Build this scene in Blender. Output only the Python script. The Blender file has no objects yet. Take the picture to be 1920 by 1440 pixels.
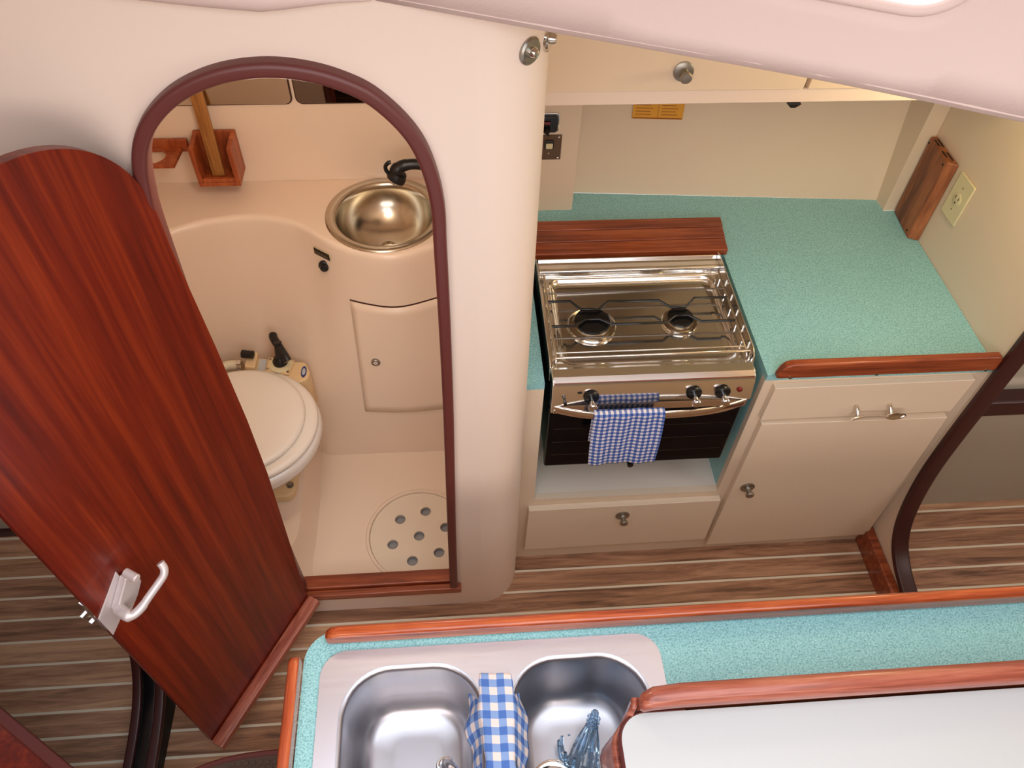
import bpy, bmesh, math, random
from math import sin, cos, pi, sqrt, radians
from mathutils import Vector, Matrix
from mathutils.geometry import tessellate_polygon
random.seed(7)
S = bpy.context.scene
C = S.collection

# ---------------------------------------------------------------- camera
cam_d = bpy.data.cameras.new('camera'); cam = bpy.data.objects.new('camera', cam_d); C.objects.link(cam)
cam_d.sensor_width = 36.0; cam_d.lens = 1465.78/1920*36; cam_d.clip_start = 0.02
CM = Matrix(((0.99703, -0.0721808, 0.0268349), (-0.0384951, -0.7689692, -0.6381257), (0.0666956, 0.6351978, -0.7694644)))
Rb = CM.transposed() @ Matrix(((1,0,0),(0,-1,0),(0,0,-1)))
cam.matrix_world = Matrix.Translation((0,0,2.25)) @ Rb.to_4x4()
S.camera = cam
# ---------------------------------------------------------------- exposure, world, big lights
S.view_settings.view_transform = 'Standard'; S.view_settings.look = 'None'
S.view_settings.gamma = 1.0; S.view_settings.use_curve_mapping = False
S.view_settings.exposure = 0.0
W = bpy.data.worlds.new('sky'); S.world = W; W.use_nodes = True
W.node_tree.nodes['Background'].inputs[0].default_value = (0.93, 0.92, 1.0, 1)
W.node_tree.nodes['Background'].inputs[1].default_value = 1.5
def area(name, loc, target, sx, sy, power, col):
    d = bpy.data.lights.new(name, 'AREA'); d.shape = 'RECTANGLE'; d.size = sx; d.size_y = sy; d.energy = power; d.color = col
    o = bpy.data.objects.new(name, d); C.objects.link(o); o.location = loc
    o.rotation_euler = (Vector(target)-Vector(loc)).to_track_quat('-Z','Y').to_euler(); return o
def point(name, loc, power, col, r=0.05):
    d = bpy.data.lights.new(name, 'POINT'); d.energy = power; d.color = col; d.shadow_soft_size = r
    o = bpy.data.objects.new(name, d); C.objects.link(o); o.location = loc; return o
area('companionway_daylight', (0.2,-0.2,3.0), (0.2,-0.1,1.0), 3.0, 2.2, 44, (0.84,0.93,1.0))
area('saloon_fill', (-0.1,-1.1,1.95), (-0.05,1.1,0.8), 2.6, 0.6, 26, (1.0,0.93,0.90))  # added fill behind the camera, lifts the bulkhead and cabinets
area('forward_fill', (2.5,0.2,1.9), (0.6,0.9,0.7), 0.6, 1.0, 11, (1.0,0.94,0.86))  # second added fill from the right end, evens out the interior
point('head_lamp', (-0.28,1.22,1.60), 5.6, (1.0,0.90,0.74), 0.08)
point('galley_lamp', (1.08,1.22,1.58), 4.8, (1.0,0.87,0.50), 0.06)

# ---------------------------------------------------------------- materials
def srgb(r,g,b):
    f = lambda c: c/255/12.92 if c/255 <= .04045 else ((c/255+.055)/1.055)**2.4
    return (f(r),f(g),f(b),1)
def mat(name, col, rough=.5, metal=0, coat=0, spec=.5, bump=0, bscale=60, trans=0, emis=None, estr=0):
    m = bpy.data.materials.new(name); m.use_nodes = True; nt = m.node_tree; b = nt.nodes['Principled BSDF']
    b.inputs['Base Color'].default_value = col; b.inputs['Roughness'].default_value = rough; b.inputs['Metallic'].default_value = metal
    b.inputs['Coat Weight'].default_value = coat; b.inputs['Coat Roughness'].default_value = .08
    b.inputs['Specular IOR Level'].default_value = spec; b.inputs['Transmission Weight'].default_value = trans
    if emis: b.inputs['Emission Color'].default_value = emis; b.inputs['Emission Strength'].default_value = estr
    if bump:
        n = nt.nodes.new('ShaderNodeTexNoise'); n.inputs['Scale'].default_value = bscale; n.inputs['Detail'].default_value = 3
        t = nt.nodes.new('ShaderNodeTexCoord'); nt.links.new(t.outputs['Object'], n.inputs['Vector'])
        bp = nt.nodes.new('ShaderNodeBump'); bp.inputs['Strength'].default_value = bump; bp.inputs['Distance'].default_value = .002
        nt.links.new(n.outputs['Fac'], bp.inputs['Height']); nt.links.new(bp.outputs[0], b.inputs['Normal'])
    return m
def ramp(nt, stops):
    r = nt.nodes.new('ShaderNodeValToRGB'); e = r.color_ramp.elements
    e[0].position, e[0].color = stops[0]; e[1].position, e[1].color = stops[-1]
    for p, c in stops[1:-1]:
        k = e.new(p); k.color = c
    return r
def wood(name, dark, mid, light, scale, rough=.3, coat=.4, fine=None):
    m = mat(name, mid, rough, coat=coat); nt = m.node_tree; b = nt.nodes['Principled BSDF']
    t = nt.nodes.new('ShaderNodeTexCoord'); mp = nt.nodes.new('ShaderNodeMapping'); mp.inputs['Scale'].default_value = scale
    nt.links.new(t.outputs['Object'], mp.inputs['Vector'])
    n = nt.nodes.new('ShaderNodeTexNoise'); n.inputs['Scale'].default_value = 1; n.inputs['Detail'].default_value = 8; n.inputs['Roughness'].default_value = .62; n.inputs['Distortion'].default_value = .35
    nt.links.new(mp.outputs[0], n.inputs['Vector'])
    n2 = nt.nodes.new('ShaderNodeTexNoise'); n2.inputs['Scale'].default_value = 5; n2.inputs['Detail'].default_value = 4
    nt.links.new(mp.outputs[0], n2.inputs['Vector'])
    mx = nt.nodes.new('ShaderNodeMath'); mx.operation = 'MULTIPLY_ADD'; mx.inputs[1].default_value = .35
    nt.links.new(n2.outputs['Fac'], mx.inputs[0]); nt.links.new(n.outputs['Fac'], mx.inputs[2])
    r = ramp(nt, [(.45, dark), (.66, mid), (.88, light)])
    nt.links.new(mx.outputs[0], r.inputs[0]); nt.links.new(r.outputs[0], b.inputs['Base Color'])
    return m
def laminate(name, c1, c2, c3):
    m = mat(name, c1, .38); nt = m.node_tree; b = nt.nodes['Principled BSDF']
    t = nt.nodes.new('ShaderNodeTexCoord')
    n = nt.nodes.new('ShaderNodeTexNoise'); n.inputs['Scale'].default_value = 330; n.inputs['Detail'].default_value = 2
    nt.links.new(t.outputs['Object'], n.inputs['Vector'])
    r = ramp(nt, [(.36, c3), (.47, c1), (.56, c1), (.68, c2)]); nt.links.new(n.outputs['Fac'], r.inputs[0])
    nt.links.new(r.outputs[0], b.inputs['Base Color']); return m
def steel(name, col, rough, axis_scale=None, br=.25):
    m = mat(name, col, rough, metal=1); nt = m.node_tree; b = nt.nodes['Principled BSDF']
    if axis_scale:
        t = nt.nodes.new('ShaderNodeTexCoord'); mp = nt.nodes.new('ShaderNodeMapping'); mp.inputs['Scale'].default_value = axis_scale
        n = nt.nodes.new('ShaderNodeTexNoise'); n.inputs['Scale'].default_value = 1; n.inputs['Detail'].default_value = 4
        nt.links.new(t.outputs['Object'], mp.inputs[0]); nt.links.new(mp.outputs[0], n.inputs['Vector'])
        r = nt.nodes.new('ShaderNodeMapRange'); r.inputs[3].default_value = max(.02,rough-br*.5); r.inputs[4].default_value = rough+br*.5
        nt.links.new(n.outputs['Fac'], r.inputs[0]); nt.links.new(r.outputs[0], b.inputs['Roughness'])
    return m
def gingham(name, pitch, white, mid, dark, ox=0, oy=0):
    m = mat(name, white, .9, spec=.1); nt = m.node_tree; b = nt.nodes['Principled BSDF']
    uv = nt.nodes.new('ShaderNodeUVMap'); sp = nt.nodes.new('ShaderNodeSeparateXYZ'); nt.links.new(uv.outputs[0], sp.inputs[0])
    outs = []
    for k, off in ((0,ox),(1,oy)):
        a = nt.nodes.new('ShaderNodeMath'); a.operation = 'MULTIPLY_ADD'; a.inputs[1].default_value = 1/pitch; a.inputs[2].default_value = off; nt.links.new(sp.outputs[k], a.inputs[0])
        f = nt.nodes.new('ShaderNodeMath'); f.operation = 'FRACT'; nt.links.new(a.outputs[0], f.inputs[0])
        g = nt.nodes.new('ShaderNodeMath'); g.operation = 'GREATER_THAN'; g.inputs[1].default_value = .5; nt.links.new(f.outputs[0], g.inputs[0]); outs.append(g)
    s = nt.nodes.new('ShaderNodeMath'); s.operation = 'ADD'; nt.links.new(outs[0].outputs[0], s.inputs[0]); nt.links.new(outs[1].outputs[0], s.inputs[1])
    h = nt.nodes.new('ShaderNodeMath'); h.operation = 'MULTIPLY'; h.inputs[1].default_value = .5; nt.links.new(s.outputs[0], h.inputs[0])
    r = ramp(nt, [(0, white), (.4, mid), (.9, dark)]); r.color_ramp.interpolation = 'CONSTANT'
    nt.links.new(h.outputs[0], r.inputs[0])
    n = nt.nodes.new('ShaderNodeTexNoise'); n.inputs['Scale'].default_value = 900; nt.links.new(uv.outputs[0], n.inputs['Vector'])
    bp = nt.nodes.new('ShaderNodeBump'); bp.inputs['Strength'].default_value = .3; bp.inputs['Distance'].default_value = .001
    nt.links.new(n.outputs['Fac'], bp.inputs['Height']); nt.links.new(bp.outputs[0], b.inputs['Normal'])
    nt.links.new(r.outputs[0], b.inputs['Base Color']); return m
def planks(name):
    m = mat(name, (.2,.1,.05,1), .42); nt = m.node_tree; b = nt.nodes['Principled BSDF']
    t = nt.nodes.new('ShaderNodeTexCoord'); sp = nt.nodes.new('ShaderNodeSeparateXYZ'); nt.links.new(t.outputs['Object'], sp.inputs[0])
    a = nt.nodes.new('ShaderNodeMath'); a.operation = 'MULTIPLY_ADD'; a.inputs[1].default_value = 1/.0685; a.inputs[2].default_value = -1.095/.0685+40; nt.links.new(sp.outputs[1], a.inputs[0])
    f = nt.nodes.new('ShaderNodeMath'); f.operation = 'FRACT'; nt.links.new(a.outputs[0], f.inputs[0])
    lt = nt.nodes.new('ShaderNodeMath'); lt.operation = 'LESS_THAN'; lt.inputs[1].default_value = .105; nt.links.new(f.outputs[0], lt.inputs[0])
    fl = nt.nodes.new('ShaderNodeMath'); fl.operation = 'FLOOR'; nt.links.new(a.outputs[0], fl.inputs[0])
    wn = nt.nodes.new('ShaderNodeTexWhiteNoise'); wn.noise_dimensions = '1D'; nt.links.new(fl.outputs[0], wn.inputs['W'])
    mp = nt.nodes.new('ShaderNodeMapping'); mp.inputs['Scale'].default_value = (3.2,45,45); nt.links.new(t.outputs['Object'], mp.inputs[0])
    n = nt.nodes.new('ShaderNodeTexNoise'); n.inputs['Scale'].default_value = 1; n.inputs['Detail'].default_value = 9; n.inputs['Roughness'].default_value = .68; n.inputs['Distortion'].default_value = .8
    nt.links.new(mp.outputs[0], n.inputs['Vector'])
    ma = nt.nodes.new('ShaderNodeMath'); ma.operation = 'MULTIPLY_ADD'; ma.inputs[1].default_value = .22; nt.links.new(wn.outputs[0], ma.inputs[0]); nt.links.new(n.outputs['Fac'], ma.inputs[2])
    r = ramp(nt, [(.38, srgb(112,78,58)), (.56, srgb(172,126,96)), (.78, srgb(214,168,130))]); nt.links.new(ma.outputs[0], r.inputs[0])
    mx = nt.nodes.new('ShaderNodeMix'); mx.data_type = 'RGBA'; nt.links.new(lt.outputs[0], mx.inputs[0]); nt.links.new(r.outputs[0], mx.inputs[6]); mx.inputs[7].default_value = srgb(236,224,200)
    nt.links.new(mx.outputs[2], b.inputs['Base Color']); return m

M = {}
M['cream']  = mat('cream_gelcoat', srgb(234,213,197), .42, bump=.05, bscale=25)
M['head']   = mat('head_gelcoat', srgb(238,214,190), .33, coat=.15)
M['lam']    = mat('cream_laminate', srgb(228,206,180), .5)
M['shelf']  = mat('white_laminate', srgb(230,214,198), .6, spec=.25)
M['vinyl']  = mat('headliner_vinyl', srgb(222,197,188), .6, bump=.12, bscale=220)
M['door']   = wood('varnished_mahogany', srgb(78,12,4), srgb(108,25,6), srgb(136,44,12), (42,42,1.2), .36, .10)
M['teak']   = wood('red_teak', srgb(92,34,16), srgb(140,62,32), srgb(178,92,52), (3,60,60), .35, .3)
M['rail']   = wood('varnished_rail', srgb(120,42,16), srgb(176,78,38), srgb(208,112,62), (3,60,60), .25, .6)
M['raily']  = wood('varnished_rail_cross', srgb(120,42,16), srgb(176,78,38), srgb(208,112,62), (60,3,60), .25, .6)
M['box']    = wood('worn_teak', srgb(96,46,24), srgb(150,84,46), srgb(184,112,66), (25,25,3), .5, .05)
M['holder'] = wood('head_teak', srgb(112,44,18), srgb(158,74,34), srgb(186,98,50), (30,30,5), .45, .1)
M['stick']  = wood('golden_oak', srgb(120,72,26), srgb(160,104,46), srgb(182,126,66), (60,60,4), .5, .1)
M['trim']   = mat('maroon_trim', srgb(98,46,42), .4)
M['trimd']  = mat('dark_maroon_trim', srgb(62,26,24), .4)
M['teal']   = laminate('teal_laminate', srgb(148,203,205), srgb(172,220,222), srgb(114,168,172))
M['tealk']  = mat('teal_edge', srgb(96,136,124), .5)
M['floor']  = planks('teak_and_holly')
M['steel']  = steel('polished_steel', (.72,.68,.62,1), .12)
M['mirror_steel'] = steel('mirror_steel', (.88,.86,.83,1), .13)
M['sink']   = steel('brushed_sink_steel', (.72,.69,.73,1), .42, (12,240,240), .14)
M['sinkbowl'] = steel('shaded_bowl_steel', (.47,.46,.49,1), .34, (200,200,14), .10)  # same steel as the flange, darkened so bowl shade sits in the colour
M['aged'] = wood('pinkish_mahogany', srgb(104,44,30), srgb(156,80,60), srgb(186,114,90), (3,60,60), .34, .3)  # paler, pinker mahogany for rails and side board
M['basin']  = steel('spun_basin_steel', (.56,.50,.40,1), .22, (60,60,60), .1)
M['chrome'] = steel('chrome', (.8,.8,.8,1), .08)
M['pewter'] = steel('dull_pewter', (.36,.34,.30,1), .38)
M['black']  = mat('black_enamel', srgb(14,14,16), .22)
M['blackp'] = mat('black_plastic', srgb(18,18,20), .35)
M['glassk'] = mat('black_oven_glass', (.003,.003,.004,1), .10, spec=.15)
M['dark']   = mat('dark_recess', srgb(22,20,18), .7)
M['wire']   = steel('blackened_wire', (.16,.13,.11,1), .3)
M['burner'] = steel('heat_tinted_steel', (.35,.28,.20,1), .35)
M['porc']   = mat('porcelain', srgb(240,232,222), .12, coat=.4)
M['lid']    = mat('toilet_lid_plastic', srgb(242,232,218), .3)
M['pump']   = mat('tan_plastic', srgb(232,200,152), .4)
M['hose']   = mat('white_hose', srgb(226,214,184), .45)
M['handle'] = mat('silver_paint', srgb(214,204,204), .38, metal=.35)
M['white']  = mat('white_panel', srgb(190,192,192), .7, spec=.3)
M['ivory']  = mat('ivory_plastic', srgb(226,212,168), .4)
M['yellow'] = mat('orange_label', srgb(226,160,44), .55)
M['brown']  = mat('brown_plate', srgb(92,66,40), .4)
M['red']    = mat('red_plastic', srgb(110,18,14), .3)
M['redlens']= mat('dark_red_print', srgb(150,84,20), .6)
M['blue']   = mat('blue_print', srgb(40,60,120), .5)
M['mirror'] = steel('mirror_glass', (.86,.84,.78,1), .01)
M['mirrord']= steel('dark_reflection_mirror', (.30,.27,.25,1), .02)  # dark reflection is put into the mirror's tint
M['rubber'] = mat('brown_rubber', srgb(74,56,46), .6)
M['pad']    = mat('salon_cream', srgb(178,166,148), .6)
M['grate']  = mat('drain_cover_plastic', srgb(232,214,190), .5, bump=.1, bscale=90)
M['under']  = mat('grey_under_drain', srgb(170,164,160), .6)
M['screw']  = steel('brass_screw', (.3,.25,.16,1), .4)
M['glass']  = mat('clear_blue_glass', srgb(186,216,240), .05, trans=.95)
M['pane']   = mat('daylit_window_pane', (.9,.92,.95,1), .2, emis=(1,.98,1,1), estr=1.6)
M['tape1']  = gingham('fine_gingham', .0128, srgb(222,212,214), srgb(116,132,178), srgb(52,76,146))
M['tape2']  = gingham('large_gingham', .0265, srgb(228,212,206), srgb(134,160,206), srgb(80,114,182), .25, .1)

# ---------------------------------------------------------------- mesh helpers
def mk(name, verts, faces, m, parent=None, uvs=None, smooth=True, angle=.7, bevel=0, bseg=2, solid=0):
    me = bpy.data.meshes.new(name); me.from_pydata([tuple(v) for v in verts], [], faces); me.validate()
    bm = bmesh.new(); bm.from_mesh(me)
    bmesh.ops.recalc_face_normals(bm, faces=bm.faces); bm.to_mesh(me); bm.free()
    if smooth:
        me.polygons.foreach_set('use_smooth', [True]*len(me.polygons)); me.set_sharp_from_angle(angle=angle)
    if uvs:
        ul = me.uv_layers.new(name='UVMap')
        for lp in me.loops: ul.data[lp.index].uv = uvs[lp.vertex_index]
    me.materials.append(m); o = bpy.data.objects.new(name, me); C.objects.link(o)
    if solid:
        md = o.modifiers.new('solid','SOLIDIFY'); md.thickness = solid; md.offset = 0
    if bevel:
        md = o.modifiers.new('bevel','BEVEL'); md.width = bevel; md.segments = bseg; md.limit_method = 'ANGLE'; md.angle_limit = .6; md.harden_normals = True
    if parent:
        o.parent = parent; o.matrix_parent_inverse = parent.matrix_basis.inverted() if parent.type == 'EMPTY' or parent.parent is None else (parent.matrix_parent_inverse.inverted() if False else Matrix())
    return o
def sub(o, parent):        # make o a child of parent (parts built in place)
    bpy.context.view_layer.update()
    o.parent = parent; o.matrix_parent_inverse = parent.matrix_world.inverted(); return o
def tag(o, label, cat, group=None):
    o['label'] = label; o['category'] = cat
    if group: o['group'] = group
    return o
def struct(o, label=None):
    o['kind'] = 'structure'
    if label: o['label'] = label
    return o
def empty(name, loc, rz=0):
    o = bpy.data.objects.new(name, None); o.empty_display_size = .05; C.objects.link(o); o.location = loc; o.rotation_euler = (0,0,rz)
    bpy.context.view_layer.update(); return o
def boxv(x0,x1,y0,y1,z0,z1):
    v = [(x,y,z) for z in (z0,z1) for y in (y0,y1) for x in (x0,x1)]
    f = [(0,1,3,2),(4,6,7,5),(0,4,5,1),(2,3,7,6),(0,2,6,4),(1,5,7,3)]
    return v, f
def box(name, x0,x1,y0,y1,z0,z1, m, parent=None, bevel=0, bseg=2):
    v, f = boxv(x0,x1,y0,y1,z0,z1); return mk(name, v, f, m, None, bevel=bevel, bseg=bseg) if parent is None else sub(mk(name, v, f, m, None, bevel=bevel, bseg=bseg), parent)
def join(parts):            # merge lists of (verts, faces)
    V, F = [], []
    for v, f in parts:
        n = len(V); V += [tuple(p) for p in v]; F += [tuple(i+n for i in q) for q in f]
    return V, F
def prismv(loops, to3, a, b):
    """loops: outer + holes (2d); to3(u,v,w)->xyz; extruded from w=a to w=b"""
    flat = [p for L in loops for p in L]
    tri = tessellate_polygon([[Vector((p[0],p[1],0)) for p in L] for L in loops])
    n = len(flat); V = [to3(p[0],p[1],a) for p in flat] + [to3(p[0],p[1],b) for p in flat]
    F = [tuple(t) for t in tri] + [tuple(i+n for i in reversed(t)) for t in tri]
    k = 0
    for L in loops:
        m_ = len(L)
        for i in range(m_):
            j = (i+1) % m_; F.append((k+i, k+j, n+k+j, n+k+i))
        k += m_
    return V, F
XY = lambda u,v,w: (u,v,w)
XZ = lambda u,v,w: (u,w,v)
YZ = lambda u,v,w: (w,u,v)
def prism(name, loops, to3, a, b, m, parent=None, bevel=0, bseg=2):
    v, f = prismv(loops, to3, a, b); o = mk(name, v, f, m, bevel=bevel, bseg=bseg, angle=.5)
    # merge coplanar triangles so bevels only touch true edges
    bm = bmesh.new(); bm.from_mesh(o.data); bmesh.ops.dissolve_limit(bm, angle_limit=.01, verts=bm.verts, edges=bm.edges) if len(loops) == 1 else None
    bm.to_mesh(o.data); bm.free()
    return sub(o, parent) if parent else o
def tubev(pts, r, seg=10, closed=False, flat=None, cap=True):
    P = [Vector(p) for p in pts]; n = len(P); V, F = [], []; up = Vector((0,0,1))
    T = []
    for i in range(n):
        a = P[i-1] if (i > 0 or closed) else P[i]; b = P[(i+1) % n] if (i < n-1 or closed) else P[i]
        T.append((b-a).normalized())
    N = T[0].cross(up)
    if N.length < .1: N = T[0].cross(Vector((1,0,0)))
    N.normalize()
    for i in range(n):
        N = (N - T[i]*N.dot(T[i])).normalized(); B = T[i].cross(N)
        ri = r[i] if isinstance(r, (list,tuple)) else r
        for k in range(seg):
            a = 2*pi*k/seg; V.append(P[i] + N*cos(a)*ri + B*sin(a)*ri*(flat or 1))
    for i in range(n if closed else n-1):
        j = (i+1) % n
        for k in range(seg):
            l = (k+1) % seg; F.append((i*seg+k, i*seg+l, j*seg+l, j*seg+k))
    if not closed and cap:
        F.append(tuple(range(seg))); F.append(tuple((n-1)*seg+k for k in range(seg)))
    return V, F
def tube(name, pts, r, m, parent=None, **k):
    v, f = tubev(pts, r, **k); o = mk(name, v, f, m, angle=.9); return sub(o, parent) if parent else o
def lathev(prof, seg=32, org=(0,0,0), axis='z', sx=1, sy=1, cap=True):
    """prof: (radius, height) pairs"""
    V, F = [], []
    for r, h in prof:
        for k in range(seg):
            a = 2*pi*k/seg; x, y, z = r*cos(a)*sx, r*sin(a)*sy, h
            if axis == 'y': x, y, z = x, z, y
            elif axis == '-y': x, y, z = x, -z, y
            elif axis == '-x': x, y, z = -z, x, y
            elif axis == 'x': x, y, z = z, x, y
            V.append((org[0]+x, org[1]+y, org[2]+z))
    n = len(prof)
    for i in range(n-1):
        for k in range(seg):
            l = (k+1) % seg; F.append((i*seg+k, i*seg+l, (i+1)*seg+l, (i+1)*seg+k))
    if cap: F.append(tuple(range(seg))); F.append(tuple((n-1)*seg+k for k in range(seg)))
    return V, F
def lathe(name, prof, m, parent=None, angle=.7, **k):
    v, f = lathev(prof, **k); o = mk(name, v, f, m, angle=angle); return sub(o, parent) if parent else o
def sweepv(path, prof, closed=False):
    """path: list of (origin, axisU, axisV); prof: closed 2d loop"""
    V, F = [], []; n = len(path); m_ = len(prof)
    for o, U, Vv in path:
        o = Vector(o); U = Vector(U); Vv = Vector(Vv)
        for a, b in prof: V.append(o + U*a + Vv*b)
    for i in range(n if closed else n-1):
        j = (i+1) % n
        for k in range(m_):
            l = (k+1) % m_; F.append((i*m_+k, i*m_+l, j*m_+l, j*m_+k))
    if not closed: F.append(tuple(range(m_))); F.append(tuple((n-1)*m_+k for k in range(m_)))
    return V, F
def rrect(x0,x1,y0,y1,r,seg=8):
    out = []
    for cx,cy,a0 in ((x1-r,y1-r,0),(x0+r,y1-r,pi/2),(x0+r,y0+r,pi),(x1-r,y0+r,1.5*pi)):
        for k in range(seg+1):
            a = a0+pi/2*k/seg; out.append((cx+r*cos(a), cy+r*sin(a)))
    return out
def circle(cx,cy,r,seg=40,ry=None): return [(cx+r*cos(2*pi*k/seg), cy+(ry or r)*sin(2*pi*k/seg)) for k in range(seg)]
def roundprof(w, h, r, seg=4): return rrect(-w/2, w/2, -h/2, h/2, r, seg)
def smoothpts(pts, n=6):
    """Catmull-Rom through the points"""
    P = [Vector(p) for p in pts]; out = []
    for i in range(len(P)-1):
        p0 = P[max(i-1,0)]; p1 = P[i]; p2 = P[i+1]; p3 = P[min(i+2,len(P)-1)]
        for k in range(n):
            t = k/n; out.append(.5*((2*p1)+(p2-p0)*t+(2*p0-5*p1+4*p2-p3)*t*t+(3*p1-p0-3*p2+p3)*t**3))
    out.append(P[-1]); return out
def interp(pts, x):
    if x <= pts[0][0]: return pts[0][1]
    for (a,b),(c,d) in zip(pts, pts[1:]):
        if x <= c: return b+(d-b)*(x-a)/(c-a)
    return pts[-1][1]
def smooth_interp(pts, n=8):
    return [(v.x, v.y) for v in smoothpts([(a,b,0) for a,b in pts], n)]

# ================================================================ SETTING
struct(box('floor', -2.6,2.9,-1.4,1.32,-.03,0, M['floor']), 'brown plank cabin sole with pale inlaid seams')

# arched bulkhead with the doorway into the head, turning the corner beside the galley
def arch(hw, zs, rz, z0, cx=-.235, p=2.0, seg=40):
    pts = [(cx+hw, z0)]
    for k in range(seg+1):
        a = pi*k/seg; c_, s_ = cos(a), sin(a)
        pts.append((cx+hw*math.copysign(abs(c_)**(2/p), c_), zs+rz*abs(s_)**(2/p)))
    pts.append((cx-hw, z0)); return pts
acurve = [(-.028,.15),(-.024,.45),(-.019,.72),(-.014,1.0),(-.012,1.243),(-.012,1.405),(-.012,1.48),(-.019,1.54),(-.035,1.598),(-.061,1.643),(-.10,1.684),(-.141,1.707),(-.185,1.721),(-.235,1.727),(-.288,1.722),(-.334,1.708),(-.374,1.687),(-.410,1.657),(-.435,1.625),(-.453,1.585),(-.465,1.53),(-.473,1.45),(-.481,1.2),(-.483,.95),(-.483,.7),(-.481,.45),(-.478,.15)]
acv = [(v.x,v.y) for v in smoothpts([(a,b,0) for a,b in acurve], 5)]
ctr = Vector((-.235,1.45))
def anorm(i):
    a = Vector(acv[max(i-1,0)]); b = Vector(acv[min(i+1,len(acv)-1)]); t = (b-a).normalized(); n = Vector((t.y,-t.x))
    return n if n.dot(Vector(acv[i])-Vector((-.235,min(acv[i][1],1.45)))) > 0 else -n
op = [(-.034,.115)] + [tuple(Vector(p)-anorm(i)*.006) for i,p in enumerate(acv)] + [(-.472,.115)]
outer = [(-1.0,0),(.04,0),(.04,2.1),(-1.0,2.1)]
parts = [prismv([outer, op], XZ, 1.005, 1.020)]
cor = [(.04+.11*sin(a), 1.115-.11*cos(a)) for a in [pi/2*k/12 for k in range(13)]]
cor_o = cor + [(.15,1.98)]
cor_i = [(.11,1.98)] + [(.04+.07*sin(a), 1.115-.07*cos(a)) for a in [pi/2*k/12 for k in range(12,-1,-1)]]
parts.append(prismv([cor_o+cor_i], XY, 0, 2.1))
v, f = join(parts); struct(mk('wall_bulkhead', v, f, M['cream'], angle=.5), 'cream bulkhead with the arched doorway and rounded corner')
# arch trim (one continuous rubber edging round the doorway)
path = []
for i,(x,z) in enumerate(acv):
    n_ = anorm(i); path.append(((x,1.005,z), (n_.x,0,n_.y), (0,1,0)))
prof = rrect(-.022,.0,-.021,.019,.007,4)
v, f = sweepv(path, prof); o = struct(mk('trim_1', v, f, M['trim'], angle=.8), 'maroon rubber edging round the arched doorway')
# threshold boards
struct(box('trim_2', -.468,-.018,.983,1.004,.118,.146, M['teak'], bevel=.004), 'red teak outer threshold ledge under the arched doorway')
struct(box('trim_3', -.468,-.028,1.0045,1.045,.118,.156, M['teak'], bevel=.004), 'red teak inner threshold board under the arched doorway')

# head compartment: back wall, side wall, ceiling, pan
struct(prism('wall_head_back', [[(1.935,.80),(1.895,2.1),(1.985,2.1),(1.985,.80)]], YZ, -1.0,.11, M['head']))
struct(box('wall_head_left', -1.0,-.96,1.021,1.985,0,2.1, M['head']))
struct(prism('ceiling_head', [[(-1.0,1.021),(.03,1.021),(.08,1.05),(.108,1.11),(.108,1.985),(-1.0,1.985)]], XY, 1.82,1.85, M['cream']))
# shower pan: sole with round sump recess and raised toilet platform
sump = circle(-.143,1.191,.150,48)
v1 = prismv([[(-1.0,1.021),(.03,1.021),(.08,1.05),(.108,1.11),(.108,1.9),(-1.0,1.9)], sump], XY, .03, .10)
v2 = prismv([circle(-.143,1.191,.152,48)], XY, .02,.05)
v, f = join([v1, v2]); struct(mk('floor_shower_pan', v, f, M['head'], angle=.5), 'cream moulded shower pan with round drain recess')
rim = lathe('trim_4', [(.150,.0995),(.152,.1035),(.159,.1035),(.163,.0995)], M['head'], seg=48, org=(-.143,1.191,0), cap=False); struct(rim)
# platform: edge swept down with a soft slope
edge_b = [(-.455,1.047),(-.462,1.106),(-.459,1.194),(-.459,1.332),(-.466,1.46),(-.468,1.70)]
edge_t = [(-.535,1.047),(-.510,1.109),(-.489,1.171),(-.492,1.376),(-.497,1.46),(-.497,1.70)]
eb = smoothpts([(x,y,.0995) for x,y in edge_b],5); et = smoothpts([(x,y,.2) for x,y in edge_t],5)
V, F = [], []; n = len(eb)
for a, b in zip(eb, et):
    d = (b-a)
    V += [a+Vector((.006,0,0)), a+d*.12+Vector((0,0,.004)), a+d*.5, a+d*.9+Vector((0,0,.012)), b+Vector((-.012,0,.004)), Vector((-.96,b.y,.204))]
for i in range(n-1):
    for k in range(5): F.append((i*6+k, i*6+k+1, (i+1)*6+k+1, (i+1)*6+k))
struct(mk('floor_toilet_plinth', V, F, M['head'], angle=1.0), 'raised cream moulded step that carries the toilet')

# galley walls
lean = .166
def bwy(x): return 1.865 + (x-.339)*(1.797-1.865)/(1.241-.339)
V = []
for z in (.857, 1.80):
    for x in (.15, 1.33): V.append((x, bwy(x)+lean*(z-.857), z))
    for x in (.15, 1.33): V.append((x, bwy(x)+lean*(z-.857)+.05, z))
F = [(0,1,5,4),(2,6,7,3),(0,4,6,2),(1,3,7,5),(0,2,3,1),(4,5,7,6)]
struct(mk('wall_galley_back', V, F, M['lam']), 'cream hull liner behind the galley worktop')
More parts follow.
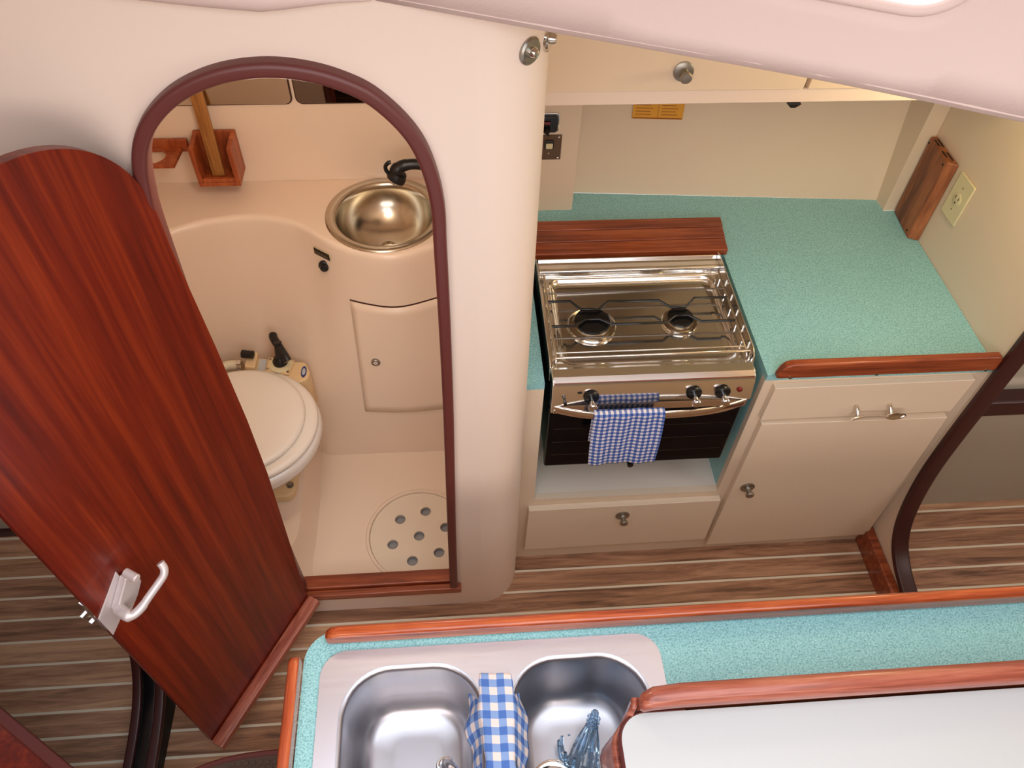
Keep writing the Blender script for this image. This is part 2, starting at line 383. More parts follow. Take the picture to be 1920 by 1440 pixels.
# partition between galley and saloon with its oval doorway edge
curve = smooth_interp([(.30,.085),(.60,.082),(.78,.086),(.90,.094),(1.0,.122),(1.06,.175),(1.098,.27),(1.122,.42),(1.130,.60),(1.132,.9),(1.132,1.30),(1.132,1.78)], 6)
poly = [(.30,0)] + curve + [(2.0,1.78),(2.0,0)]
struct(prism('wall_partition', [poly], YZ, 1.291, 1.325, M['lam']), 'cream partition at the right end of the galley with curved doorway edge')
path = []
for i,(y,z) in enumerate(curve):
    a = curve[max(i-1,0)]; b = curve[min(i+1,len(curve)-1)]; t = Vector((0,b[0]-a[0],b[1]-a[1])).normalized(); nrm = Vector((0,-t.z,t.y))
    path.append(((1.308,y,z), (1,0,0), nrm))
v, f = sweepv(path, rrect(-.024,.024,-.010,.012,.007,4)); struct(mk('trim_5', v, f, M['trimd'], angle=.8), 'dark maroon edging on the curved partition doorway')
struct(prism('baseboard_partition', [[(.62,0),(1.149,0),(1.149,.085),(.62,.085)]], YZ, 1.262,1.2905, M['teak'], bevel=.004), 'dark red teak baseboard under the curved doorway edge')
# side deck overhead and cabin trunk side with portlight
te = [(-.60,1.012,1.80),(-.09,.998,1.79),(.13,.965,1.766),(.47,.915,1.727),(.745,.857,1.70),(1.4,.72,1.66),(2.2,.60,1.64)]
te = [(-.085,1.0,1.80),(.13,.965,1.776),(.47,.915,1.736),(.745,.857,1.704),(1.4,.715,1.622),(2.3,.53,1.52)]
tp = smoothpts(te, 6)
def trunk_pt(u, h):     # u index along edge, h metres up the face
    i = min(int(u), len(tp)-2); p = tp[i].lerp(tp[i+1], u-i)
    return p + Vector((0, .10*h*h-.02*h, h))
def trunk_at(x):
    for i in range(len(tp)-1):
        if tp[i].x <= x <= tp[i+1].x: return i+(x-tp[i].x)/(tp[i+1].x-tp[i].x)
    return 0 if x < tp[0].x else len(tp)-1
# face laid out in (x, height) columns with a window hole, then bent onto the edge curve
def bend(u,v,w):
    t = trunk_at(u); i = min(int(t), len(tp)-2); q = tp[i].lerp(tp[i+1], t-i)
    return (u, q.y + .12*v*v + w, q.z + v)
wx0,wx1,wz0,wz1,wr = .20,.626,.101,.30,.080
def whole(x):
    if not (wx0-1e-6 <= x <= wx1+1e-6): return None
    d = max(0, wx0+wr-x, x-(wx1-wr)); k = wr-sqrt(max(0,wr*wr-d*d)); return wz0+k, wz1-k
xs = sorted(set(round(q,5) for q in [round(-.085+.08*k,4) for k in range(30)] + [wx0, wx1] + [wx0+wr*(1-cos(pi/2*k/8)) for k in range(3,9)] + [wx1-wr*(1-cos(pi/2*k/8)) for k in range(3,9)]))
xs = [a for a in xs if a in (round(wx0,5),round(wx1,5)) or min(abs(a-wx0),abs(a-wx1)) > .004]
V, F = [], []
def quad(a,b,c,d):
    n = len(V); V.extend([bend(*a),bend(*b),bend(*c),bend(*d)]); F.append((n,n+1,n+2,n+3))
for x0,x1 in zip(xs, xs[1:]):
    h0, h1 = whole(x0), whole(x1)
    mid = wz0+wr, wz1-wr
    segs = [(0,mid[0],0,mid[0]),(mid[0],mid[1],mid[0],mid[1]),(mid[1],.42,mid[1],.42)] if (h0 is None or h1 is None or not (wx0-1e-6 <= (x0+x1)/2 <= wx1+1e-6)) else [(0,h0[0],0,h1[0]),(h0[1],.42,h1[1],.42)]
    for a0,a1,b0,b1 in segs:
        for k in range(4):
            quad((x0,a0+(a1-a0)*k/4,0),(x1,b0+(b1-b0)*k/4,0),(x1,b0+(b1-b0)*(k+1)/4,0),(x0,a0+(a1-a0)*(k+1)/4,0))
o = mk('wall_trunk', V, F, M['vinyl'], angle=.9)
bm = bmesh.new(); bm.from_mesh(o.data); bmesh.ops.remove_doubles(bm, verts=bm.verts, dist=.0006); bmesh.ops.recalc_face_normals(bm, faces=bm.faces); bm.to_mesh(o.data); bm.free()
md = o.modifiers.new('thick','SOLIDIFY'); md.thickness = .024; md.offset = -1 if o.data.polygons[0].normal.y < 0 else 1
struct(o, 'pinkish padded cabin side overhanging the galley, with a window')
# rolled lower edge
v, f = tubev([(p.x, p.y+.010, p.z+.006) for p in tp], .010, seg=12); struct(mk('trim_6', v, f, M['vinyl'], angle=1.2), 'rolled vinyl lower edge of the cabin side')
hole = rrect(wx0,wx1,wz0,wz1,wr,10)
fr = [Vector(bend(a,b,.004)) for a,b in hole]
v, f = tubev(fr, .007, seg=8, closed=True); w1 = struct(mk('window_1', v, f, M['vinyl'], angle=1.2), 'bright rounded cabin side window')
hl = rrect(wx0-.006,wx1+.006,wz0-.006,wz1+.006,wr,10); cxy = bend((wx0+wx1)/2,(wz0+wz1)/2,.014)
V = [bend(a,b,.014) for a,b in hl] + [cxy] + [bend(a,b,.018) for a,b in hl] + [tuple(Vector(cxy)+Vector((0,.004,0)))]
n = len(hl); F = []
for i in range(n):
    j = (i+1) % n; F += [(i,j,n),(n+1+i,n+1+j,2*n+1),(i,j,n+1+j,n+1+i)]
pane = sub(mk('pane', V, F, M['pane'], angle=.4), w1)
# deck slabs
dk = [(p.x, p.y+.02) for p in tp] + [(2.3,2.1),(-.085,2.1)]
struct(prism('ceiling_side_deck', [dk], XY, 1.80, 1.83, M['cream']))
hatch = [(-.62,-.75),(1.0,-.75),(1.0,.60),(-.62,.60)]
struct(prism('ceiling_cabin', [[(-2.6,-1.4),(2.9,-1.4),(2.9,1.1),(-2.6,1.1)], hatch], XY, 2.10, 2.14, M['cream']))
struct(box('wall_aft', -2.6,-2.56,-1.4,1.36,0,2.1, M['pad'])); struct(box('wall_fore', 2.86,2.9,-1.4,1.6,0,2.1, M['pad']))
struct(box('wall_near', -2.6,2.9,-1.44,-1.4,0,2.1, M['cream']))
struct(box('wall_left', -2.6,-.96,1.325,1.36,0,2.1, M['pad']), 'pale wall behind the open mahogany door, down at the left edge')
struct(box('baseboard_left', -2.55,-.97,1.312,1.3249,0,.03, M['trimd']))
# padded headliner end over the bulkhead at the top
v, f = tubev(smoothpts([(-.60,.992,1.862),(-.36,.992,1.829),(-.24,.992,1.816),(-.16,.994,1.810),(-.09,.996,1.806)],6), [.022]*14+[.020,.018,.016,.014,.012,.010,.008,.007,.006,.005,.004], seg=12, flat=1.0)
struct(mk('trim_7', v, f, M['vinyl'], angle=1.2), 'soft vinyl headliner fold along the top of the bulkhead')
# left partition, seen behind the door foot
lc = smooth_interp([(.20,.08),(.50,.085),(.66,.10),(.76,.14),(.83,.22),(.86,.36),(.87,.6),(.87,1.2),(.87,1.75)], 6)
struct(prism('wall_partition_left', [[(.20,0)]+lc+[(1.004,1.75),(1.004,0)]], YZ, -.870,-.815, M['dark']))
path = []
for i,(y,z) in enumerate(lc):
    a = lc[max(i-1,0)]; b = lc[min(i+1,len(lc)-1)]; t = Vector((0,b[0]-a[0],b[1]-a[1])).normalized(); path.append(((0,y,z),(1,0,0),(0,-t.z,t.y)))
pa = [rrect(-.882,-.858,-.008,.012,.005,3), rrect(-.826,-.800,-.008,.012,.005,3), rrect(-.859,-.825,-.008,.004,.003,3)]
for k, (pr_, mm) in enumerate(zip(pa, ('trim','trim','dark'))):
    v, f = sweepv(path, pr_); struct(mk('trim_%d' % (8+k), v, f, M['trimd' if mm == 'trim' else 'black'], angle=.8))

# ================================================================ DOOR LEAF
hinge = Vector((-.452,.982,0)); ang = math.atan2(-.857,-.516)
door = empty('door_1', hinge, ang); struct(door, 'varnished mahogany door with arched top, swung open at the left')
def dpt(u,w,z):   # u along the leaf, w = out of the visible face
    return (u, w, z)
def dmk(name, vf, m, parent=door, **k):
    v, f = vf; o = mk(name, v, f, m, **k); o.parent = parent; return o
# visible face normal (.857,-.516): leaf x dir (cos,sin)(ang); local +y = (-sin, cos) = (.857,-.516)
prof_d = [(-.004,.10),(.001,.20),(-.012,.45),(-.025,.75),(-.026,.95),(-.020,1.18),(-.010,1.42)]
for k in range(41):
    a = pi*k/40; c_, s_ = cos(a), sin(a); prof_d.append((.2035-.2135*math.copysign(abs(c_)**(2/2.25), c_), 1.47+.214*abs(s_)**(2/2.25)))
prof_d.append((.417,.10))
leaf = dmk('door_panel', prismv([prof_d], lambda u,v,w: (u,w,v), -.018, 0), M['door'], angle=.5, bevel=.002)
edge = []
dmk('weather_rail', sweepv([((-.004,.020,.148),(0,1,0),(0,0,1)),((.420,.020,.104),(0,1,0),(0,0,1))], rrect(-.0195,.018,-.014,.010,.006,4)), M['aged'], angle=.5)
lp = dmk('latch_plate', prismv([[(.352,.820),(.424,.772),(.424,.845),(.352,.905)]], lambda u,v,w: (u-.006,w,v+.030), 0, .003), M['handle'], bevel=.001)
dmk('latch_case', prismv([[(.352,.826),(.385,.800),(.398,.812),(.398,.842),(.352,.892),(.338,.884),(.332,.85)]], lambda u,v,w: (u-.006,w,v+.030), .003, .020), M['handle'], bevel=.003)
dmk('latch_pin', lathev([(.008,0),(.008,.026),(.006,.028)], seg=16, org=(.339,.018,.935), axis='y'), M['handle'])
lev = smoothpts([(.392,.018,.842),(.394,.036,.846),(.392,.050,.846),(.374,.056,.848),(.350,.056,.853),(.325,.056,.858),(.308,.054,.860),(.299,.050,.868),(.296,.042,.878)],4)
lev = [p+Vector((-.006,0,.030)) for p in lev]
rad = [.0115]*8+[.0085]*6+[.0075]*30
dmk('door_handle', tubev(lev, rad[:len(lev)], seg=12), M['handle'], angle=1.2)
dmk('strike_bolt', join([boxv(.417,.420,-.015,-.003,.82,.93), boxv(.420,.433,-.013,-.007,.892,.902), boxv(.420,.429,-.013,-.005,.862,.870)]), M['chrome'])

# ================================================================ GALLEY CABINET
YF = 1.149
cab = tag(empty('galley_cabinet', (.72,YF,0)), 'cream built-in galley cabinet with teal lined stove recess, drawers and cupboard door', 'cabinet')
face = [(.15,0),(1.29,0),(1.29,.837),(.727,.837),(.727,.340),(.197,.340),(.197,.837),(.15,.837)]
prism('face_frame', [face], XZ, YF, YF+.02, M['lam'], cab)
box('recess_shelf', .197,.727,YF+.0202,1.62,.325,.340, M['shelf'], cab)
box('recess_wall', .727,.735,YF+.0205,1.62,.3402,.8365, M['teal'], cab)
box('recess_wall', .189,.197,YF+.0205,1.62,.3402,.8365, M['teal'], cab)
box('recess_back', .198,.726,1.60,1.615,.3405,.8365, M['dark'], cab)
def knob(parent, x, z, y, s=1.0):
    v, f = lathev([(.0205*s,0),(.0205*s,.003*s),(.018*s,.0045*s),(.009*s,.006*s),(.0065*s,.012*s),(.007*s,.018*s),(.0115*s,.023*s),(.012*s,.028*s),(.010*s,.0305*s),(.0,.031*s)], seg=28, org=(x,y,z), axis='-y')
    return sub(mk('knob', v, f, M['pewter']), parent)
def panel(name, poly, parent, y0=YF-.0195, y1=YF-.0002):
    return prism(name, [poly], XZ, y0, y1, M['lam'], parent, bevel=.002)
dl = panel('drawer', [(.178,.080),(.742,.088),(.738,.318),(.182,.312)], cab); knob(dl, .458, .262, YF-.0195)
du = panel('drawer', [(.748,.700),(1.243,.704),(1.248,.829),(.750,.826)], cab)
dc = panel('door', [(.754,.050),(1.272,.062),(1.248,.678),(.756,.684)], cab); knob(dc, .798, .385, YF-.0195)
# drawer pull shaped like a bent spoon
sy = YF-.0195
parts = []
for x in (.978,1.064): parts.append(tubev([(x,sy,.748),(x,sy-.012,.744),(x,sy-.022,.734)], .0042, seg=8))
hd = [(.964,sy-.026,.725),(.976,sy-.025,.730),(.995,sy-.024,.732),(1.03,sy-.024,.731),(1.056,sy-.025,.730)]
parts.append(tubev(hd, [.006,.0045,.0032,.0032,.005], seg=8, flat=.5))
bw = []
for i in range(7):
    a = pi*i/6; bw.append((1.078-.026*cos(a), .0135*sin(a)+.0003))
Vs, Fs = [], []
for i,(x,h) in enumerate(bw):
    for k in range(9):
        t = -1+2*k/8; Vs.append((x, sy-.026+.005*(1-t*t), .729+h*t))
for i in range(6):
    for k in range(8): Fs.append((i*9+k,i*9+k+1,(i+1)*9+k+1,(i+1)*9+k))
parts.append((Vs,Fs)); v, f = join(parts)
o = sub(mk('spoon_handle', v, f, M['steel'], angle=1.0, solid=.0012), du); o['label'] = 'steel drawer pull made from a bent spoon'

# worktop (continuous, notched for the stove)
wt = [(.151,YF-.003),(.197,YF-.003),(.197,1.58),(.735-.008,1.58),(.727,YF-.003),(1.290,YF-.003),(1.290,1.746),(1.242,1.746),(1.241,1.797),(.339,1.864),(.151,1.878)]
w = prism('worktop', [wt], XY, .8375, .857, M['teal']); tag(w, 'speckled green galley worktop running around the stove', 'worktop')
rl = prism('fiddle_rail', [[(.742,.858),(1.283,.858),(1.283,.895),(1.278,.907),(.772,.907),(.757,.900),(.748,.886)]], XZ, YF-.018, YF+.004, M['teak'], bevel=.006, bseg=3)
tag(rl, 'dark red wooden fiddle rail along the front of the galley worktop', 'rail')
for x in (.775,.985,1.255): lathe('screw', [(.0045,0),(.004,.0015),(0,.002)], M['screw'], rl, seg=12, org=(x,YF-.0182,.864), axis='-y')
# slatted teak board behind the stove
sb = tag(empty('slatted_board', (.48,1.63,.857)), 'red teak three-slat board lying behind the stove', 'board')
for k, (a,b) in enumerate(((1.573,1.620),(1.623,1.669),(1.672,1.712))):
    prism('slat', [[(.170,a),(.735+.005*k,a+.0),(.738+.005*k,b),(.170,b)]], XY, .8575,.878, M['teak'], sb, bevel=.003)

# corner pillars at the back of the worktop
struct(box('trim_11', .151,.337,1.784,1.90,.8575,1.7995, M['lam']), 'cream boxed corner behind the stove carrying the switches')
struct(prism('trim_12', [[(1.241,1.747),(1.2905,1.747),(1.2905,1.99),(1.241,1.99)]], XY, .8575,1.78, M['lam'], bevel=.0008), 'cream boxed corner at the right end of the worktop')

# overhead locker
lk = tag(empty('overhead_locker', (.72,1.45,1.383)), 'cream locker above the galley worktop with two doors and a pewter knob', 'locker')
box('carcass', .151,1.24,1.452,1.83,1.388,1.70, M['lam'], lk)
box('bottom_rail', .151,1.235,1.440,1.4515,1.3881,1.420, M['cream'], lk, bevel=.003)
d1 = prism('door', [[(.155,1.4215),(.722,1.4215),(.740,1.66),(.155,1.66)]], XZ, 1.434,1.4515, M['lam'], lk, bevel=.0015); knob(d1, .4650, 1.464, 1.434, 1.0)
prism('door', [[(.732,1.4215),(1.236,1.4215),(1.236,1.66),(.750,1.66)]], XZ, 1.434,1.4515, M['lam'], lk, bevel=.0015)
prism('catch', [[(.700,1.3878),(.730,1.3878),(.719,1.380),(.709,1.380)]], XZ, 1.434,1.447, M['blackp'], lk)
# yellow warning label
lb = tag(prism('warning_label', [[(0,0),(.138,0),(.138,.115),(0,.115)]], XZ, 0,.0008, M['yellow']), 'orange two-column safety label on the liner under the locker', 'label')
lb.location = (.495, bwy(.56)+lean*(1.085-.857)-.0016, 1.082); lb.rotation_euler = (-math.atan(lean),0,math.atan((1.797-1.865)/.902))
parts = [boxv(.002,.136,-.0006,-.0001,.001,.004), boxv(.0685,.0695,-.0006,-.0001,.004,.113)]
for c0 in (.008,.078):
    for k in range(9):
        zz = .012+.0085*k; parts.append(boxv(c0, c0+(.052 if k in (4,8) else random.uniform(.038,.05)), -.0006,-.0001, zz, zz+(.0035 if k in (4,8) else .0016)))
v, f = join(parts); o = mk('print', v, f, M['redlens']); o.parent = lb
# switches on the boxed corner
sw = tag(empty('switch_socket', (.262,1.784,1.138)), 'black switch with a chrome surround on the boxed corner, above the brown plate', 'switch')
prism('surround', [rrect(.215,.281,1.112,1.166,.008)], XZ, 1.778,1.7838, M['chrome'], sw, bevel=.002)
prism('switch_body', [rrect(.220,.276,1.116,1.162,.010)], XZ, 1.768,1.778, M['black'], sw, bevel=.003)
box('red_rocker', .236,.256,1.763,1.768,1.142,1.150, M['red'], sw, bevel=.002)
lathe('toggle', [(.009,0),(.009,.008),(.004,.016),(.002,.030)], M['blackp'], sw, seg=14, org=(.248,1.768,1.126), axis='-y')
sp = tag(empty('gas_switch_panel', (.262,1.784,1.065)), 'brown control plate with a small white button and two screws on the boxed corner', 'switch')
box('plate', .205,.291,1.780,1.7838,1.028,1.102, M['brown'], sp, bevel=.001)
box('button_frame', .246,.270,1.775,1.7798,1.062,1.088, M['black'], sp, bevel=.002); box('button', .249,.267,1.771,1.775,1.066,1.082, M['ivory'], sp, bevel=.002)
for z in (1.034,1.096): lathe('screw', [(.0035,0),(.003,.0015),(0,.002)], M['chrome'], sp, seg=10, org=(.284,1.7799,z), axis='-y')
lathe('indicator', [(.002,0),(.002,.001)], M['ivory'], sp, seg=10, org=(.258,1.7799,1.048), axis='-y')

# wooden box and power outlet on the right partition
wb = tag(empty('wooden_box', (1.275,1.68,.857)), 'worn teak box with slots in its top, standing in the worktop corner', 'box')
V = []
prism('body', [[(1.271,1.740),(1.262,1.622),(1.2895,1.608),(1.2895,1.740)]], XY, .8575, 1.105, M['box'], wb, bevel=.004, bseg=3)
bpy.context.view_layer.update()
for (x0,y0,x1,y1) in ((1.2735,1.722,1.2735,1.695),(1.271,1.672,1.271,1.645),(1.2825,1.725,1.2825,1.690),(1.2815,1.665,1.281,1.630)):
    box('slot', x0-.0022,x1+.0022,y1,y0,1.1046,1.1056, M['dark'], wb)
for y, z in ((1.735,1.088),(1.634,1.090),(1.640,.872)):
    lathe('screw_hole', [(.0035,0),(.0035,.0012)], M['dark'], wb, seg=12, org=(1.271-(1.740-y)*.0763+.0006,y,z), axis='-x')
ou = tag(empty('power_outlet', (1.29,1.55,1.04)), 'ivory wall socket plate on the partition beside the worn teak box', 'outlet')
prism('cover_plate', [rrect(1.512,1.586,.985,1.105,.004,3)], YZ, 1.2845,1.2908, M['ivory'], ou, bevel=.0025)
lathe('socket', [(.017,0),(.017,.0015),(.016,.002),(0,.002)], M['ivory'], ou, seg=28, org=(1.2845,1.548,1.045), axis='-x')
for y,z,a,b in ((1.555,1.050,.0011,.0045),(1.541,1.050,.0011,.0045),(1.548,1.036,.002,.002)):
    box('slot', 1.2820,1.2826,y-a,y+a,z-b,z+b, M['dark'], ou)
for z in (1.015,1.078): lathe('screw', [(.0022,0),(.0018,.001)], M['screw'], ou, seg=10, org=(1.2844,1.549,z), axis='-x')
# two round stainless buttons on the bulkhead corner
for k, (a, z, lbl) in enumerate(((radians(42),1.716,'left, larger-looking of two round dark steel buttons at the top of the bulkhead corner'),(radians(70),1.712,'right, edge-on one of two round steel buttons at the top of the bulkhead corner'))):
    b_ = tag(empty('round_button', (.04+.11*sin(a),1.115-.11*cos(a),z), a), lbl, 'button', 'round steel buttons')
    for nm, pf in (('plate',[(.0195,-.002),(.0195,.002),(.017,.0045),(.010,.0045)]),('boss',[(.0075,.0035),(.0075,.009),(.005,.013),(0,.014)])):
        v, f = lathev(pf, seg=32, axis='-y'); o = mk(nm, v, f, M['pewter' if k == 0 and nm == 'plate' else 'steel']); o.parent = b_

# ================================================================ STOVE
st = tag(empty('gas_stove', (.45,1.35,.52)), 'stainless two-burner gas cooker with black oven door in the galley recess', 'stove')
box('oven_body', .214,.690,1.150,1.540,.545,.845, M['black'], st, bevel=.004)
box('oven_door', .210,.680,1.122,1.1495,.548,.778, M['glassk'], st, bevel=.006, bseg=3)
v, f = join([boxv(.225,.665,1.1212,1.1217,z,z+.0012) for z in (.60,.655,.71)]); sub(mk('oven_rack_lines', v, f, M['wire']), st)
lathe('door_stop', [(.008,0),(.008,.016),(.006,.018)], M['blackp'], st, seg=14, org=(.44,1.120,.537), axis='y')
box('door_strip', .212,.684,1.118,1.149,.780,.806, M['mirror_steel'], st, bevel=.003)
# control panel: profile extruded along x
pp = [(1.149,.812),(1.112,.812),(1.108,.818),(1.118,.872),(1.124,.884),(1.136,.891),(1.160,.891),(1.172,.884),(1.174,.870),(1.149,.868)]
prism('control_panel', [pp], YZ, .211,.686, M['mirror_steel'], st, bevel=.003, bseg=3)
# hob tray with raised rim and rounded recess
tx0,tx1,ty0,ty1 = .214,.694,1.170,1.500
rec = rrect(tx0+.022,tx1-.022,ty0+.018,ty1-.012,.030,8)
tray = [prismv([rrect(tx0,tx1,ty0,1.545,.004,2), rec], XY, .862,.870)]
prev = None; V, F = [], []
rings = [(0,.870),(.003,.8695),(.006,.865),(.012,.858),(.020,.856)]
for ins, z in rings:
    r_ = rrect(tx0+.022+ins,tx1-.022-ins,ty0+.018+ins,ty1-.012-ins,max(.030-ins*.6,.01),8)
    V += [(x,y,z) for x,y in r_]
m_ = len(rec)
for i in range(len(rings)-1):
    for k in range(m_): F.append((i*m_+k,i*m_+(k+1)%m_,(i+1)*m_+(k+1)%m_,(i+1)*m_+k))
F.append(tuple((len(rings)-1)*m_+k for k in range(m_)))
tray.append((V,F)); v, f = join(tray); sub(mk('hob_tray', v, f, M['mirror_steel'], angle=.9), st)
# raised back section, side fiddle plates
v, f = join([prismv([[(1.492,.8705),(1.498,.884),(1.504,.887),(1.532,.882),(1.538,.890),(1.541,.890),(1.541,.846),(1.492,.846)]], YZ, .216,.692)])
sub(mk('back_shelf', v, f, M['mirror_steel'], angle=.5, bevel=.003), st)
prism('side_fiddle', [[(1.165,.845),(1.541,.845),(1.541,.898),(1.520,.904),(1.195,.904),(1.176,.892)]], YZ, .692,.695, M['mirror_steel'], st, bevel=.001)
prism('side_fiddle', [[(1.165,.845),(1.541,.845),(1.541,.892),(1.520,.895),(1.190,.895),(1.172,.885)]], YZ, .209,.212, M['mirror_steel'], st, bevel=.001)
# pan rack: straight rods, two bent rods round the burners, side rails with posts
ZR = .887
RX0,RX1 = .226,.682
bent1 = [(RX0,1.385,ZR),(.282,1.385,ZR),(.306,1.355,ZR),(.348,1.353,ZR),(.376,1.380,ZR),(.505,1.378,ZR),(.532,1.352,ZR),(.568,1.352,ZR),(.596,1.382,ZR),(RX1,1.382,ZR)]
bent2 = [(RX0,1.300,ZR),(.286,1.300,ZR),(.312,1.320,ZR),(.346,1.320,ZR),(.376,1.301,ZR),(.510,1.301,ZR),(.535,1.322,ZR),(.568,1.324,ZR),(.596,1.301,ZR),(RX1,1.301,ZR)]
for nm, b in (('pan_rod',bent1),('pan_rod',bent2)):
    tube(nm, b, .0034, M['black'], st, seg=8)
for y, mm in ((1.414,'wire'),(1.260,'wire'),(1.214,'steel'),(1.470,'steel')):
    tube('pan_rod', [(RX0,y,ZR),(RX1,y,ZR)], .0024, M[mm], st, seg=8)
for x in (RX0,RX1):
    tube('rack_rail', [(x,1.480,ZR),(x,1.205,ZR),(x,1.192,ZR-.006),(x,1.190,.870)], .0032, M['steel'], st, seg=8)
    for y in (1.455,1.40,1.345,1.29,1.235):
        tube('rack_post', [(x,y,ZR),(x,y,.869)], .0022, M['steel'], st, seg=6)
tube('front_guard', [(.218,1.186,.870),(.218,1.186,.896),(.224,1.186,.901),(.682,1.188,.901),(.688,1.188,.897),(.688,1.188,.870)], .0028, M['steel'], st, seg=8)
def burner(cx, cy, r):
    d = lathe('burner_dish', [(r*1.33,.856),(r*1.35,.860),(r*1.28,.863),(r*1.18,.860),(r*1.10,.858),(r*.9,.858)], M['steel'], st, seg=40, org=(cx,cy,0), cap=False)
    lathe('burner_ring', [(r*1.02,.857),(r*1.04,.868),(r*.98,.873),(r*.6,.873)], M['burner'], d, seg=40, org=(cx,cy,0))
    lathe('burner_cap', [(r*.98,.872),(r*1.0,.875),(r*.96,.879),(r*.75,.881),(0,.8815)], M['black'], d, seg=40, org=(cx,cy,0))
burner(.331,1.325,.045); burner(.552,1.328,.0335)
def stove_knob(x, z=.846):
    y = 1.1115+(z-.84)*.1
    k = lathe('control_knob', [(.0185,-.002),(.0185,.004),(.0165,.007),(.009,.008)], M['black'], st, seg=28, org=(x,y,z), axis='-y')
    v, f = lathev([(.0055,.007),(.0058,.024),(.0105,.028),(.0112,.034),(.0095,.036),(0,.0365)], seg=20, org=(x,y,z-.001), axis='-y')
    sub(mk('knob_stem', v, f, M['chrome']), k)
for x in (.302,.544,.612): stove_knob(x)
lathe('pilot_light', [(.007,-.001),(.007,.002),(.005,.005),(0,.006)], M['red'], st, seg=18, org=(.652,1.1135,.850), axis='-y')
lathe('ignition_lever', [(.003,0),(.003,.010),(.0042,.013),(.004,.020)], M['black'], st, seg=10, org=(.240,1.113,.842), axis='-y')
v, f = lathev([(.006,0),(.006,.0012),(0,.0014)], seg=16, org=(.275,1.115,.858), axis='-y', sy=.5); sub(mk('gauge_slot', v, f, M['blackp']), st)
# bowed flat oven handle
hp = []
for k in range(25):
    t = -1+2*k/24; hp.append((.447+.232*t, 1.112-.036*(1-abs(t)**3.0), .806+.006*(1-t*t)))
v, f = sweepv([(p,(0,1,0),(0,0,1)) for p in hp], rrect(-.003,.003,-.011,.013,.0025,3)); hb = sub(mk('oven_handle', v, f, M['mirror_steel'], angle=.9), st)
for s in (.224,.668): box('handle_bracket', s-.008,s+.008,1.106,1.1205,.793,.808, M['steel'], st, bevel=.002)
# towel over the oven handle
def sheet(name, fn, nu, nv, m, thick=.0015):
    V, F, U = [], [], []
    for i in range(nu+1):
        for j in range(nv+1):
            p, uv = fn(i/nu, j/nv); V.append(p); U.append(uv)
    for i in range(nu):
        for j in range(nv): a = i*(nv+1)+j; F.append((a,a+1,a+nv+2,a+nv+1))
    return mk(name, V, F, m, uvs=U, angle=3.0, solid=thick)
def towel(u, v):
    w = .168*(.5-.5*0); x = .305 + .166*u
    s = v*.44-.13        # arc length along the drape, negative = behind the bar
    yb = 1.0765; zt = .8275
    sway = .0025*sin(u*9+v*5)*min(1,abs(s)*8) + .0015*sin(u*21+2)
    if s < -.008: y = yb+.010; z = zt+(s+.008); y += .002*sin(u*12)
    elif s < .008: a = (s+.008)/.016*pi; y = yb+.0095*cos(a); z = zt+.0045*sin(a)
    else:
        z = zt-(s-.008); y = yb-.0095+sway-.006*(s/.3)
    if s > 0: x += (.006*(1-u)+.0*u + .010*u)*(s/.3)*.8 - .003*sin(v*9)*(u-.5) + (.008 if u < .03 else 0)*0
    # bottom edge dips
    if v > .93: z += .004*sin(u*7)
    return (x, y, z), (u*.166, v*.44)
tw = sheet('tea_towel', lambda u,v: towel(u, v*(.13+.198)/.44), 40, 60, M['tape1'])
tag(tw, 'small-checked blue and white gingham towel hung over the oven handle', 'towel')

# ================================================================ HEAD: vanity, basin, toilet
top = smooth_interp([(-.96,1.62),(-.86,1.665),(-.76,1.715),(-.683,1.750),(-.585,1.768),(-.515,1.765),(-.425,1.730),(-.333,1.652),(-.245,1.607),(-.16,1.590),(-.062,1.625),(.02,1.67),(.108,1.70)],5)
vt = tag(empty('vanity_unit', (-.4,1.75,.1)), 'cream moulded vanity with a wavy front edge inside the shower compartment', 'vanity')
ZV = .87
bh = circle(-.190,1.770,.148,48)
def base_y(x): return interp([(-.96,1.60),(-.70,1.62),(-.58,1.60),(-.50,1.54),(-.44,1.500),(.11,1.497)], x)
hx0,hx1,hz0,hz1 = -.297,-.050,.30,.70
V, F = [], []; rows = []
N = len(top)
def front_y(x, z):
    y = interp(top, x); b = base_y(x); t = min(1,max(0,(ZV-.02-z)/.74)); s = t*t*(3-2*t)*.45+t*.55
    return y+(b-y)*s
zs = [ZV-.016-(ZV-.016-.095)*k/26 for k in range(27)]
for x, y in top:
    # rounded nose
    col = [(x,y+.016,ZV),(x,y+.008,ZV-.0015),(x,y+.003,ZV-.006)] + [(x,front_y(x,z),z) for z in zs]
    rows.append(col)
nc = len(rows[0])
for c_ in rows: V += c_
for i in range(N-1):
    for k in range(nc-1): F.append((i*nc+k,i*nc+k+1,(i+1)*nc+k+1,(i+1)*nc+k))
fl = [(x,y+.016) for x,y in top] + [(.108,1.932),(-.96,1.932)]
tri = prismv([fl, bh], XY, ZV-.03, ZV)
v, f = join([(V,F), tri]); sub(mk('moulding', v, f, M['head'], angle=.9), vt)
